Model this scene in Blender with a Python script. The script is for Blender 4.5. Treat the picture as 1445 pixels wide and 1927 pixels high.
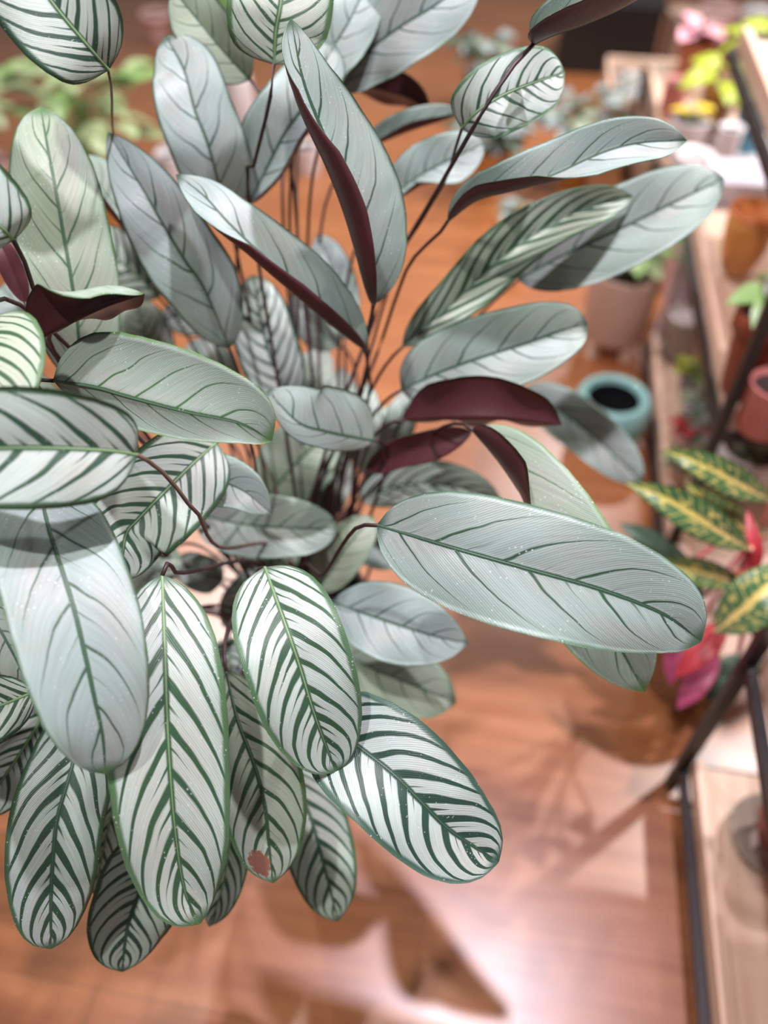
import bpy, bmesh, math, random
import numpy as np
from mathutils import Vector, Matrix

# ------------------------------------------------------------------ scene, camera, world, lights
for o in list(bpy.data.objects):
    bpy.data.objects.remove(o, do_unlink=True)
scene = bpy.context.scene
COL = scene.collection
scene.view_settings.view_transform = 'Standard'
scene.view_settings.look = 'None'
scene.view_settings.gamma = 1
scene.view_settings.use_curve_mapping = False
scene.view_settings.exposure = 0.05

IW, IH, FPX = 1445.0, 1927.0, 1500.0
CAM_H, DEP = 1.35, math.radians(48)
CAM = np.array([0.0, 0.0, CAM_H])
FW = np.array([0.0, math.cos(DEP), -math.sin(DEP)])
UP = np.array([0.0, math.sin(DEP), math.cos(DEP)])
RT = np.array([1.0, 0.0, 0.0])
cd = bpy.data.cameras.new('camera')
cam = bpy.data.objects.new('camera', cd)
COL.objects.link(cam)
cam.location = CAM
cam.rotation_euler = (math.pi / 2 - DEP, 0, 0)
cd.sensor_fit = 'HORIZONTAL'
cd.sensor_width = 36.0
cd.lens = FPX / IW * 36.0
cd.clip_start = 0.02
cd.dof.use_dof = True
cd.dof.focus_distance = 0.615
cd.dof.aperture_fstop = 2.7
scene.camera = cam

wd = bpy.data.worlds.new('shop_ambient')
scene.world = wd
wd.use_nodes = True
wd.node_tree.nodes['Background'].inputs[0].default_value = (1.0, 0.94, 0.90, 1)
wd.node_tree.nodes['Background'].inputs[1].default_value = 0.21


def spot(name, loc, target, power, angle=110, blend=0.6, rad=0.035, col=(1, 0.94, 0.93)):
    ld = bpy.data.lights.new(name, 'SPOT')
    ld.energy = power
    ld.spot_size = math.radians(angle)
    ld.spot_blend = blend
    ld.shadow_soft_size = rad
    ld.color = col
    o = bpy.data.objects.new(name, ld)
    COL.objects.link(o)
    o.location = loc
    d = Vector(target) - Vector(loc)
    o.rotation_euler = d.to_track_quat('-Z', 'Y').to_euler()
    return o


spot('ceiling_or_fill_spot', (0.36, 0.68, 2.6), (0.15, 0.45, 0), 165, 85, 0.9, 0.03, (0.97, 0.86, 1.0))
spot('ceiling_or_fill_spot', (-0.35, 0.15, 2.6), (0.1, 0.9, 0.3), 85, 125, 0.9, 0.03, (1, 0.96, 0.97))  # added frontal fill for leaf faces and shelf tiers, no known fixture
spot('ceiling_or_fill_spot', (1.85, 1.5, 2.6), (1.1, 1.6, 0), 230, 110, 0.7, 0.05, (1, 0.94, 0.92))
spot('ceiling_or_fill_spot', (-0.85, 2.7, 2.6), (-0.5, 2.4, 0.0), 150, 120, 0.8, 0.04, (1, 0.95, 0.93))
spot('ceiling_or_fill_spot', (1.75, 2.45, 2.6), (0.95, 2.1, 0), 230, 80, 0.7, 0.05, (1, 0.95, 0.93))  # added lamp to brighten the right-hand shelves, no known fixture
spot('ceiling_or_fill_spot', (1.1, 3.6, 2.6), (1.0, 3.4, 0), 150, 110, 0.8, 0.05, (1, 0.95, 0.93))


def P(x, y, d):
    """world point at pixel (x, y) and depth d along the camera axis"""
    return CAM + d * (FW + (x - IW / 2) / FPX * RT + (IH / 2 - y) / FPX * UP)


def gp(x, y, z=0.0):
    """world point where the pixel's ray meets the horizontal plane z"""
    r = FW + (x - IW / 2) / FPX * RT + (IH / 2 - y) / FPX * UP
    return CAM + r * ((z - CAM_H) / r[2])


def depth(p):
    return float(np.dot(np.asarray(p) - CAM, FW))


# ------------------------------------------------------------------ node helpers
def new_mat(name):
    m = bpy.data.materials.new(name)
    m.use_nodes = True
    nt = m.node_tree
    return m, nt, nt.nodes['Principled BSDF']


class G:
    """tiny expression builder for shader nodes"""
    def __init__(self, nt):
        self.nt = nt

    def n(self, t, **kw):
        nd = self.nt.nodes.new(t)
        for k, v in kw.items():
            setattr(nd, k, v)
        return nd

    def put(self, sock, v):
        if isinstance(v, bpy.types.NodeSocket):
            self.nt.links.new(v, sock)
        else:
            sock.default_value = v

    def m(self, op, a, b=0.0, c=0.0, clamp=False):
        nd = self.n('ShaderNodeMath', operation=op, use_clamp=clamp)
        self.put(nd.inputs[0], a)
        self.put(nd.inputs[1], b)
        self.put(nd.inputs[2], c)
        return nd.outputs[0]

    def step(self, x, lo, hi):
        nd = self.n('ShaderNodeMapRange', interpolation_type='SMOOTHSTEP')
        self.put(nd.inputs['Value'], x)
        self.put(nd.inputs['From Min'], lo)
        self.put(nd.inputs['From Max'], hi)
        return nd.outputs[0]

    def mix(self, f, a, b, blend='MIX'):
        nd = self.n('ShaderNodeMix', data_type='RGBA', blend_type=blend)
        self.put(nd.inputs[0], f)
        self.put(nd.inputs[6], a if isinstance(a, bpy.types.NodeSocket) else (*a, 1))
        self.put(nd.inputs[7], b if isinstance(b, bpy.types.NodeSocket) else (*b, 1))
        return nd.outputs[2]

    def attr(self, name):
        nd = self.n('ShaderNodeAttribute', attribute_type='OBJECT', attribute_name=name)
        return nd.outputs['Fac']

    def comb(self, x, y, z=0.0):
        nd = self.n('ShaderNodeCombineXYZ')
        self.put(nd.inputs[0], x)
        self.put(nd.inputs[1], y)
        self.put(nd.inputs[2], z)
        return nd.outputs[0]

    def noise(self, vec, scale, detail=2.0, rough=0.5):
        nd = self.n('ShaderNodeTexNoise')
        self.put(nd.inputs['Vector'], vec)
        nd.inputs['Scale'].default_value = scale
        nd.inputs['Detail'].default_value = detail
        nd.inputs['Roughness'].default_value = rough
        return nd.outputs['Fac']


def simple_mat(name, col, rough=0.5, var=0.12, scale=30.0, spec=0.5, bump=0.0, metal=0.0, coat=0.0):
    m, nt, b = new_mat(name)
    g = G(nt)
    tc = g.n('ShaderNodeTexCoord')
    nz = g.noise(tc.outputs['Object'], scale, 3.0)
    dark = tuple(c * (1 - var) for c in col)
    lite = tuple(min(1, c * (1 + var)) for c in col)
    g.put(b.inputs['Base Color'], g.mix(nz, dark, lite))
    b.inputs['Roughness'].default_value = rough
    b.inputs['Specular IOR Level'].default_value = spec
    b.inputs['Metallic'].default_value = metal
    b.inputs['Coat Weight'].default_value = coat
    if bump:
        bn = g.n('ShaderNodeBump')
        bn.inputs['Strength'].default_value = bump
        bn.inputs['Distance'].default_value = 0.002
        g.put(bn.inputs['Height'], nz)
        g.put(b.inputs['Normal'], bn.outputs[0])
    return m


# ---- prayer-plant leaf, upper face
def leaf_top_material():
    m, nt, b = new_mat('prayer_plant_leaf_top')
    g = G(nt)
    uv = g.n('ShaderNodeUVMap', uv_map='blade')
    sp = g.n('ShaderNodeSeparateXYZ')
    g.put(sp.inputs[0], uv.outputs[0])
    u = sp.outputs[0]
    s = g.m('MULTIPLY_ADD', sp.outputs[1], 2.0, -1.0)
    av = g.m('ABSOLUTE', s)
    side = g.m('SIGN', s)
    stripe, seed, tone = g.attr('p_stripe'), g.attr('p_seed'), g.attr('p_tone')
    nveins, wide, green = g.attr('p_veins'), g.attr('p_wide'), g.attr('p_green')
    us = g.m('ADD', u, seed)
    # vein phase: leaves the midrib at a slant and bends towards the tip
    lean = g.m('ADD', g.m('MULTIPLY', av, 0.205), g.m('MULTIPLY', g.m('POWER', av, 3.0), 0.13))
    nz1 = g.noise(g.comb(g.m('MULTIPLY', us, 5.0), g.m('MULTIPLY', s, 1.2), seed), 1.0, 2.0)
    nz1 = g.m('SUBTRACT', nz1, 0.5)
    ph0 = g.m('SUBTRACT', u, lean)
    ph = g.m('ADD', g.m('MULTIPLY', ph0, nveins), g.m('MULTIPLY', side, 0.17))
    ph = g.m('ADD', ph, g.m('MULTIPLY_ADD', nz1, 0.36, seed))
    # fine fibres along the veins
    fib = g.noise(g.comb(g.m('MULTIPLY', ph, 11.0), g.m('MULTIPLY', av, 1.6), seed), 1.0, 2.0)
    fibc = g.m('SUBTRACT', fib, 0.5)
    fr = g.m('FRACT', ph)
    d1 = g.m('ABSOLUTE', g.m('SUBTRACT', fr, 0.5))
    d2 = g.m('SUBTRACT', 0.5, d1)
    # feathered edges: fibres push the boundary
    d1f = g.m('ADD', d1, g.m('MULTIPLY', fibc, 0.10))
    d2f = g.m('ADD', d2, g.m('MULTIPLY', fibc, 0.12))
    wn = g.noise(g.comb(g.m('FLOOR', ph), side, seed), 3.1, 0.0)
    w_s = g.m('MULTIPLY', g.m('MULTIPLY', g.m('SUBTRACT', 0.19, g.m('MULTIPLY', av, 0.085)), wide),
              g.m('MULTIPLY_ADD', wn, 0.6, 0.64))
    st1 = g.step(d1f, g.m('ADD', w_s, 0.035), g.m('SUBTRACT', w_s, 0.035))
    len2 = g.m('MULTIPLY_ADD', wn, 1.6, -0.62)
    w2 = g.m('MULTIPLY', g.m('SUBTRACT', len2, av), 0.26)
    st2 = g.step(d2f, g.m('ADD', w2, 0.03), g.m('SUBTRACT', w2, 0.03))
    striped = g.m('MAXIMUM', st1, st2)
    w_t = g.m('SUBTRACT', 0.040, g.m('MULTIPLY', av, 0.028))
    th1 = g.step(d1, g.m('ADD', w_t, 0.02), g.m('SUBTRACT', w_t, 0.02))
    th1 = g.m('MULTIPLY', th1, g.step(av, 0.98, 0.66))
    w3 = g.m('MULTIPLY', g.m('SUBTRACT', g.m('MULTIPLY', len2, 0.7), av), 0.10)
    th2 = g.m('MULTIPLY', g.step(d2, g.m('ADD', w3, 0.02), g.m('SUBTRACT', w3, 0.02)), 0.8)
    thin = g.m('MAXIMUM', th1, th2)
    nd = g.n('ShaderNodeMix', data_type='FLOAT')
    g.put(nd.inputs[0], stripe)
    g.put(nd.inputs[2], thin)
    g.put(nd.inputs[3], striped)
    pat = nd.outputs[0]
    # midrib band, margin, tip
    edge_n = g.noise(g.comb(g.m('MULTIPLY', us, 9.0), side, seed), 1.0, 2.0)
    mr = g.step(av, g.m('MULTIPLY_ADD', fibc, 0.05, g.m('MULTIPLY_ADD', stripe, 0.02, 0.052)), 0.03)
    m0 = g.m('SUBTRACT', g.m('SUBTRACT', 0.968, g.m('MULTIPLY', stripe, 0.07)), g.m('MULTIPLY', edge_n, 0.08))
    mg = g.step(av, m0, g.m('ADD', m0, 0.07))
    tp = g.step(u, g.m('SUBTRACT', 0.955, g.m('MULTIPLY', edge_n, 0.03)), 0.99)
    bs = g.step(u, g.m('MULTIPLY_ADD', edge_n, 0.05, 0.03), 0.0)
    mask = g.m('MAXIMUM', g.m('MAXIMUM', pat, mr), g.m('MAXIMUM', mg, g.m('MAXIMUM', tp, bs)))
    # colours
    big = g.noise(g.comb(g.m('MULTIPLY', us, 3.0), s, seed), 1.3, 3.0)
    silver = g.mix(tone, g.mix(stripe, (0.275, 0.350, 0.328), (0.43, 0.51, 0.47)), g.mix(stripe, (0.265, 0.335, 0.225), (0.38, 0.46, 0.32)))
    warm = g.mix(g.step(big, 0.42, 0.72), silver, g.mix(stripe, (0.30, 0.295, 0.262), (0.41, 0.42, 0.36)))
    silver = g.mix(0.55, silver, warm)
    silver = g.mix(g.m('MULTIPLY', g.step(av, 0.5, 1.0), 0.30), silver, (0.22, 0.33, 0.265))
    fmul = g.m('MULTIPLY_ADD', fibc, 0.42, 1.0)
    fine = g.m('SINE', g.m('MULTIPLY', g.m('SUBTRACT', u, g.m('MULTIPLY', av, 0.25)), 560.0))
    fmul = g.m('ADD', fmul, g.m('MULTIPLY', fine, 0.04))
    silver = g.mix(1.0, silver, g.comb(fmul, fmul, fmul), 'MULTIPLY')
    dk = g.mix(green, (0.024, 0.060, 0.041), (0.048, 0.118, 0.044))
    dk = g.mix(g.m('MULTIPLY', g.m('MAXIMUM', mg, tp), 0.55), dk, g.mix(green, (0.048, 0.11, 0.07), (0.14, 0.27, 0.075)))
    col = g.mix(mask, silver, dk)
    # hard-water specks
    vor = g.n('ShaderNodeTexVoronoi', feature='F1', voronoi_dimensions='2D')
    g.put(vor.inputs['Vector'], g.comb(g.m('MULTIPLY', us, 5.6), s, seed))
    vor.inputs['Scale'].default_value = 12.0
    vs = g.n('ShaderNodeSeparateXYZ')
    g.put(vs.inputs[0], vor.outputs['Color'])
    clus = g.noise(g.comb(g.m('MULTIPLY', us, 5.6), s, seed), 2.2, 2.0)
    rad = g.m('MULTIPLY', g.m('MULTIPLY', g.m('SUBTRACT', vs.outputs[0], 0.45), 0.42), g.step(clus, 0.40, 0.62))
    spk = g.step(vor.outputs['Distance'], rad, g.m('SUBTRACT', rad, 0.06))
    col = g.mix(g.m('MULTIPLY', spk, 0.5), col, (0.66, 0.70, 0.69))
    # brown scorch with its own outline (only where p_scorch is set)
    sc = g.attr('p_scorch')
    dx = g.m('MULTIPLY', g.m('SUBTRACT', u, 0.885), 5.2)
    dy = g.m('SUBTRACT', s, g.m('MULTIPLY', sc, 0.42))
    rr = g.m('SQRT', g.m('ADD', g.m('MULTIPLY', dx, dx), g.m('MULTIPLY', dy, dy)))
    rr = g.m('ADD', rr, g.m('MULTIPLY', g.m('SUBTRACT', g.noise(g.comb(g.m('MULTIPLY', u, 40.0), g.m('MULTIPLY', s, 7.0), seed), 1.0, 2.0), 0.5), 0.42))
    scm = g.m('MULTIPLY', g.step(rr, 0.40, 0.34), g.m('ABSOLUTE', sc))
    col = g.mix(scm, col, (0.27, 0.12, 0.08))
    g.put(b.inputs['Base Color'], col)
    b.inputs['Roughness'].default_value = 0.43
    b.inputs['Specular IOR Level'].default_value = 0.45
    b.inputs['Sheen Weight'].default_value = 0.03
    b.inputs['Sheen Roughness'].default_value = 0.4
    hgt = g.m('ADD', g.m('MULTIPLY', mask, -0.5), g.m('MULTIPLY_ADD', fine, 0.10, g.m('MULTIPLY', fib, 0.5)))
    bn = g.n('ShaderNodeBump')
    bn.inputs['Strength'].default_value = 0.35
    bn.inputs['Distance'].default_value = 0.0012
    g.put(bn.inputs['Height'], hgt)
    g.put(b.inputs['Normal'], bn.outputs[0])
    return m


def leaf_under_material():
    m, nt, b = new_mat('prayer_plant_leaf_underside')
    g = G(nt)
    uv = g.n('ShaderNodeUVMap', uv_map='blade')
    sp = g.n('ShaderNodeSeparateXYZ')
    g.put(sp.inputs[0], uv.outputs[0])
    u = sp.outputs[0]
    s = g.m('MULTIPLY_ADD', sp.outputs[1], 2.0, -1.0)
    av = g.m('ABSOLUTE', s)
    seed = g.attr('p_seed')
    ph = g.m('SUBTRACT', u, g.m('MULTIPLY', av, 0.2))
    fib = g.noise(g.comb(g.m('MULTIPLY', ph, 130.0), av, seed), 1.0, 2.0)
    big = g.noise(g.comb(g.m('MULTIPLY', u, 4.0), s, seed), 1.4, 3.0)
    col = g.mix(big, (0.046, 0.011, 0.012), (0.088, 0.021, 0.027))
    f2 = g.m('MULTIPLY_ADD', g.m('SUBTRACT', fib, 0.5), 0.35, 1.0)
    col = g.mix(1.0, col, g.comb(f2, f2, f2), 'MULTIPLY')
    g.put(b.inputs['Base Color'], col)
    b.inputs['Roughness'].default_value = 0.42
    bn = g.n('ShaderNodeBump')
    bn.inputs['Strength'].default_value = 0.25
    bn.inputs['Distance'].default_value = 0.001
    g.put(bn.inputs['Height'], fib)
    g.put(b.inputs['Normal'], bn.outputs[0])
    return m


def floor_material():
    m, nt, b = new_mat('laminate_floor')
    g = G(nt)
    tc = g.n('ShaderNodeTexCoord')
    mp = g.n('ShaderNodeMapping')
    mp.inputs['Rotation'].default_value = (0, 0, math.radians(9.6))
    g.put(mp.inputs[0], tc.outputs['Object'])
    br = g.n('ShaderNodeTexBrick')
    g.put(br.inputs['Vector'], mp.outputs[0])
    br.offset = 0.37
    br.inputs['Scale'].default_value = 1.0
    br.inputs['Brick Width'].default_value = 1.25
    br.inputs['Row Height'].default_value = 0.19
    br.inputs['Mortar Size'].default_value = 0.0012
    br.inputs['Color1'].default_value = (0.0, 0.0, 0.0, 1)
    br.inputs['Color2'].default_value = (1, 1, 1, 1)
    br.inputs['Mortar'].default_value = (0.2, 0.2, 0.2, 1)
    sp = g.n('ShaderNodeSeparateXYZ')
    g.put(sp.inputs[0], mp.outputs[0])
    grain = g.noise(g.comb(g.m('MULTIPLY', sp.outputs[0], 2.2), g.m('MULTIPLY', sp.outputs[1], 34.0), br.outputs['Color']), 1.0, 5.0, 0.6)
    grain2 = g.noise(g.comb(g.m('MULTIPLY', sp.outputs[0], 5.0), g.m('MULTIPLY', sp.outputs[1], 160.0), 0.0), 1.0, 3.0)
    big = g.noise(g.comb(sp.outputs[0], g.m('MULTIPLY', sp.outputs[1], 4.0), 3.0), 1.6, 2.0)
    tone = g.m('ADD', g.m('MULTIPLY', grain, 0.75), g.m('MULTIPLY', big, 0.3))
    col = g.mix(g.step(tone, 0.25, 0.80), (0.24, 0.072, 0.025), (0.40, 0.150, 0.050))
    col = g.mix(g.m('MULTIPLY', g.step(grain2, 0.5, 0.8), 0.25), col, (0.22, 0.075, 0.035))
    pv = g.n('ShaderNodeSeparateXYZ')
    g.put(pv.inputs[0], br.outputs['Color'])
    col = g.mix(g.m('MULTIPLY', pv.outputs[0], 0.14), col, (0.50, 0.24, 0.12))
    col = g.mix(g.m('MULTIPLY', br.outputs['Fac'], 0.5), col, (0.10, 0.04, 0.02))
    g.put(b.inputs['Base Color'], col)
    g.put(b.inputs['Roughness'], g.m('MULTIPLY_ADD', grain, 0.14, 0.25))
    b.inputs['Specular IOR Level'].default_value = 1.0
    bn = g.n('ShaderNodeBump')
    bn.inputs['Strength'].default_value = 0.12
    bn.inputs['Distance'].default_value = 0.001
    g.put(bn.inputs['Height'], grain)
    g.put(b.inputs['Normal'], bn.outputs[0])
    return m


def wood_material(name, dark, lite):
    m, nt, b = new_mat(name)
    g = G(nt)
    tc = g.n('ShaderNodeTexCoord')
    sp = g.n('ShaderNodeSeparateXYZ')
    g.put(sp.inputs[0], tc.outputs['Object'])
    gr = g.noise(g.comb(g.m('MULTIPLY', sp.outputs[0], 26.0), g.m('MULTIPLY', sp.outputs[1], 1.6), g.m('MULTIPLY', sp.outputs[2], 20.0)), 1.0, 4.0, 0.6)
    g.put(b.inputs['Base Color'], g.mix(g.step(gr, 0.3, 0.72), dark, lite))
    b.inputs['Roughness'].default_value = 0.5
    return m


def croton_material():
    m, nt, b = new_mat('croton_leaf')
    g = G(nt)
    uv = g.n('ShaderNodeUVMap', uv_map='blade')
    sp = g.n('ShaderNodeSeparateXYZ')
    g.put(sp.inputs[0], uv.outputs[0])
    u = sp.outputs[0]
    s = g.m('MULTIPLY_ADD', sp.outputs[1], 2.0, -1.0)
    av = g.m('ABSOLUTE', s)
    seed = g.attr('p_seed')
    ph = g.m('MULTIPLY_ADD', g.m('SUBTRACT', u, g.m('MULTIPLY', av, 0.10)), 13.0, g.m('MULTIPLY', g.m('SIGN', s), 0.25))
    nz = g.noise(g.comb(g.m('MULTIPLY', u, 16.0), g.m('MULTIPLY', s, 4.0), seed), 1.0, 2.0)
    d = g.m('ABSOLUTE', g.m('SUBTRACT', g.m('FRACT', ph), 0.5))
    vein = g.m('MULTIPLY', g.step(d, 0.13, 0.05), g.step(nz, 0.36, 0.52))
    mid = g.step(av, g.m('MULTIPLY_ADD', nz, 0.26, 0.06), g.m('MULTIPLY', nz, 0.2))
    blotch = g.m('MULTIPLY', g.step(nz, 0.56, 0.64), g.step(av, 0.95, 0.5))
    mk = g.m('MAXIMUM', g.m('MAXIMUM', g.m('MULTIPLY', vein, 0.65), mid), blotch)
    ye = g.mix(u, (0.62, 0.42, 0.18), (0.66, 0.60, 0.10))
    col = g.mix(mk, (0.045, 0.125, 0.045), ye)
    g.put(b.inputs['Base Color'], col)
    b.inputs['Roughness'].default_value = 0.33
    return m


M = {}
M['top'] = leaf_top_material()
M['under'] = leaf_under_material()
M['floor'] = floor_material()
M['croton'] = croton_material()
M['rib_dark'] = simple_mat('midrib_dark_green', (0.050, 0.105, 0.062), 0.45, 0.2)
M['rib_green'] = simple_mat('midrib_fresh_green', (0.16, 0.27, 0.12), 0.45, 0.2)
M['petiole'] = simple_mat('petiole_dark_purple', (0.040, 0.018, 0.020), 0.5, 0.45, 60)
M['petiole_tan'] = simple_mat('petiole_brown', (0.15, 0.085, 0.065), 0.5, 0.35, 60)
M['wood'] = wood_material('pale_wood', (0.64, 0.42, 0.30), (0.86, 0.64, 0.51))
M['wood_warm'] = wood_material('warm_wood', (0.42, 0.23, 0.13), (0.62, 0.38, 0.24))
M['black'] = simple_mat('black_metal', (0.012, 0.010, 0.011), 0.45, 0.2)
M['teal'] = simple_mat('teal_glaze', (0.23, 0.46, 0.43), 0.35, 0.22, 40, coat=0.3)
M['hollow_shade'] = simple_mat('pot_inside_shade', (0.003, 0.003, 0.0035), 0.9, 0.2, spec=0.05)  # near-black colour that paints the shade inside open pots
M['clay'] = simple_mat('pale_clay', (0.60, 0.42, 0.33), 0.65, 0.1, 25)
M['tan'] = simple_mat('tan_clay', (0.36, 0.20, 0.11), 0.6, 0.12, 25)
M['terra'] = simple_mat('terracotta', (0.34, 0.095, 0.04), 0.6, 0.15, 25)
M['terra_dark'] = simple_mat('dark_terracotta', (0.23, 0.05, 0.022), 0.5, 0.15, 25)
M['orange'] = simple_mat('orange_glaze', (0.62, 0.27, 0.07), 0.3, 0.2, 25, coat=0.3)
M['rim_orange'] = simple_mat('orange_rim', (0.80, 0.28, 0.10), 0.35, 0.2, 25)
M['amber'] = simple_mat('amber_glaze', (0.42, 0.17, 0.03), 0.3, 0.3, 25, coat=0.3)
M['white'] = simple_mat('white_ceramic', (0.75, 0.71, 0.74), 0.3, 0.05, 25, coat=0.3)
M['lavender'] = simple_mat('lavender_plastic', (0.55, 0.51, 0.60), 0.45, 0.08, 25)
M['pinkpot'] = simple_mat('pink_ceramic', (0.72, 0.45, 0.43), 0.4, 0.25, 30)
M['rose'] = simple_mat('rose_red_ceramic', (0.48, 0.16, 0.14), 0.45, 0.15, 30)
M['bluepot'] = simple_mat('blue_teal_ceramic', (0.05, 0.20, 0.27), 0.35, 0.25, 30)
M['greypot'] = simple_mat('grey_plastic_pot', (0.25, 0.22, 0.22), 0.5, 0.1, 30)
M['stone'] = simple_mat('grey_stone', (0.32, 0.25, 0.21), 0.7, 0.15, 30)
M['soil'] = simple_mat('potting_soil', (0.030, 0.020, 0.015), 0.9, 0.5, 160, bump=0.8)
M['green'] = simple_mat('leaf_mid_green', (0.10, 0.22, 0.06), 0.4, 0.25, 60)
M['pale_green'] = simple_mat('leaf_pale_green', (0.42, 0.52, 0.27), 0.4, 0.3, 30)
M['fresh_green'] = simple_mat('leaf_fresh_green', (0.24, 0.40, 0.13), 0.4, 0.3, 30)
M['lime'] = simple_mat('leaf_lime', (0.34, 0.42, 0.025), 0.4, 0.25, 30)
M['silver_leaf'] = simple_mat('leaf_silver_grey', (0.27, 0.32, 0.32), 0.45, 0.3, 60)
M['deep_leaf'] = simple_mat('leaf_deep_green', (0.06, 0.11, 0.07), 0.4, 0.3, 60)
M['red_leaf'] = simple_mat('leaf_red', (0.42, 0.035, 0.045), 0.4, 0.3, 40)
M['magenta_leaf'] = simple_mat('leaf_magenta', (0.36, 0.06, 0.13), 0.4, 0.3, 40)
M['coral'] = simple_mat('coral_stem', (0.62, 0.24, 0.18), 0.45, 0.25, 40)
M['red_stem'] = simple_mat('red_stem', (0.42, 0.05, 0.06), 0.45, 0.25, 40)
M['pink_flower'] = simple_mat('pink_petal', (0.85, 0.42, 0.52), 0.5, 0.15, 40)
M['white_flower'] = simple_mat('white_petal', (0.85, 0.80, 0.76), 0.5, 0.08, 40)
M['yellow_flower'] = simple_mat('yellow_petal', (0.75, 0.55, 0.02), 0.5, 0.15, 40)
M['planter'] = simple_mat('dark_planter', (0.035, 0.026, 0.022), 0.55, 0.2, 30)
M['succulent'] = simple_mat('succulent_grey_green', (0.24, 0.28, 0.20), 0.5, 0.25, 50)


# ------------------------------------------------------------------ object helpers
def tag(o, label, cat, group=None):
    o['label'] = label
    o['category'] = cat
    if group:
        o['group'] = group
    return o


def empty(name, loc, label, cat, group=None):
    o = bpy.data.objects.new(name, None)
    o.empty_display_size = 0.05
    COL.objects.link(o)
    o.location = loc
    return tag(o, label, cat, group)


def mesh_obj(name, verts, faces, mats, parent=None, midx=None, smooth=True, uvs=None, origin=None):
    """verts in world space; stored relative to the parent thing's location"""
    V = np.asarray(verts, dtype=float)
    if origin is None:
        origin = (0, 0, 0)
        p = parent
        while p is not None:
            origin = tuple(np.asarray(origin) + np.asarray(p.location))
            p = p.parent
    V = V - np.asarray(origin)
    me = bpy.data.meshes.new(name)
    me.from_pydata([tuple(v) for v in V], [], faces)
    for m in (mats if isinstance(mats, (list, tuple)) else [mats]):
        me.materials.append(m)
    if midx is not None:
        me.polygons.foreach_set('material_index', midx)
    if smooth:
        me.polygons.foreach_set('use_smooth', [True] * len(me.polygons))
    if uvs is not None:
        lay = me.uv_layers.new(name='blade')
        li = np.zeros(len(me.loops), dtype=np.int32)
        me.loops.foreach_get('vertex_index', li)
        lay.data.foreach_set('uv', np.asarray(uvs)[li].ravel())
    me.update()
    o = bpy.data.objects.new(name, me)
    COL.objects.link(o)
    if parent is not None:
        o.parent = parent
    else:
        o.location = origin
    return o


def unit(v):
    v = np.asarray(v, dtype=float)
    n = np.linalg.norm(v)
    return v / n if n > 1e-12 else v


def spline(pts, n):
    """Catmull-Rom through pts, resampled evenly to n points"""
    p = [np.asarray(q, dtype=float) for q in pts]
    if len(p) == 2:
        return np.array([p[0] + (p[1] - p[0]) * t for t in np.linspace(0, 1, n)])
    p = [2 * p[0] - p[1]] + p + [2 * p[-1] - p[-2]]
    out = []
    for i in range(1, len(p) - 2):
        for t in np.linspace(0, 1, 24, endpoint=False):
            a, b, c, d = p[i - 1], p[i], p[i + 1], p[i + 2]
            out.append(0.5 * ((2 * b) + (c - a) * t + (2 * a - 5 * b + 4 * c - d) * t * t + (3 * b - a - 3 * c + d) * t ** 3))
    out.append(p[-2])
    out = np.array(out)
    s = np.concatenate([[0], np.cumsum(np.linalg.norm(np.diff(out, axis=0), axis=1))])
    q = np.linspace(0, s[-1], n)
    return np.stack([np.interp(q, s, out[:, k]) for k in range(3)], axis=1)


def tube(name, pts, r0, r1, mat, parent, sides=7, n=None, flat=1.0):
    n = n or max(8, 6 * len(pts))
    c = spline(pts, n)
    T = np.gradient(c, axis=0)
    ref = np.array([0.31, 0.17, 0.93])
    V, Fc = [], []
    for i in range(n):
        t = unit(T[i])
        a = unit(np.cross(t, ref))
        b = np.cross(t, a)
        r = r0 + (r1 - r0) * i / (n - 1)
        for k in range(sides):
            an = 2 * math.pi * k / sides
            V.append(c[i] + r * (math.cos(an) * a + math.sin(an) * b))
    for i in range(n - 1):
        for k in range(sides):
            k2 = (k + 1) % sides
            Fc.append((i * sides + k, i * sides + k2, (i + 1) * sides + k2, (i + 1) * sides + k))
    Fc.append(tuple(range(sides))[::-1])
    Fc.append(tuple((n - 1) * sides + k for k in range(sides)))
    return mesh_obj(name, V, Fc, mat, parent)


def lathe(name, prof, centre, mat, parent, seg=40, axis_tilt=None):
    """prof: list of (radius, z); centre: base point in world space"""
    V, Fc = [], []
    c = np.asarray(centre, dtype=float)
    R = np.eye(3) if axis_tilt is None else np.array(Matrix.Rotation(axis_tilt[0], 3, axis_tilt[1]))
    for r, z in prof:
        for k in range(seg):
            a = 2 * math.pi * k / seg
            V.append(c + R @ np.array([max(r, 1e-4) * math.cos(a), max(r, 1e-4) * math.sin(a), z]))
    for i in range(len(prof) - 1):
        for k in range(seg):
            k2 = (k + 1) % seg
            Fc.append((i * seg + k, i * seg + k2, (i + 1) * seg + k2, (i + 1) * seg + k))
    Fc.append(tuple(range(seg))[::-1])
    Fc.append(tuple((len(prof) - 1) * seg + k for k in range(seg)))
    o = mesh_obj(name, V, Fc, mat, parent)
    return o


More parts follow.
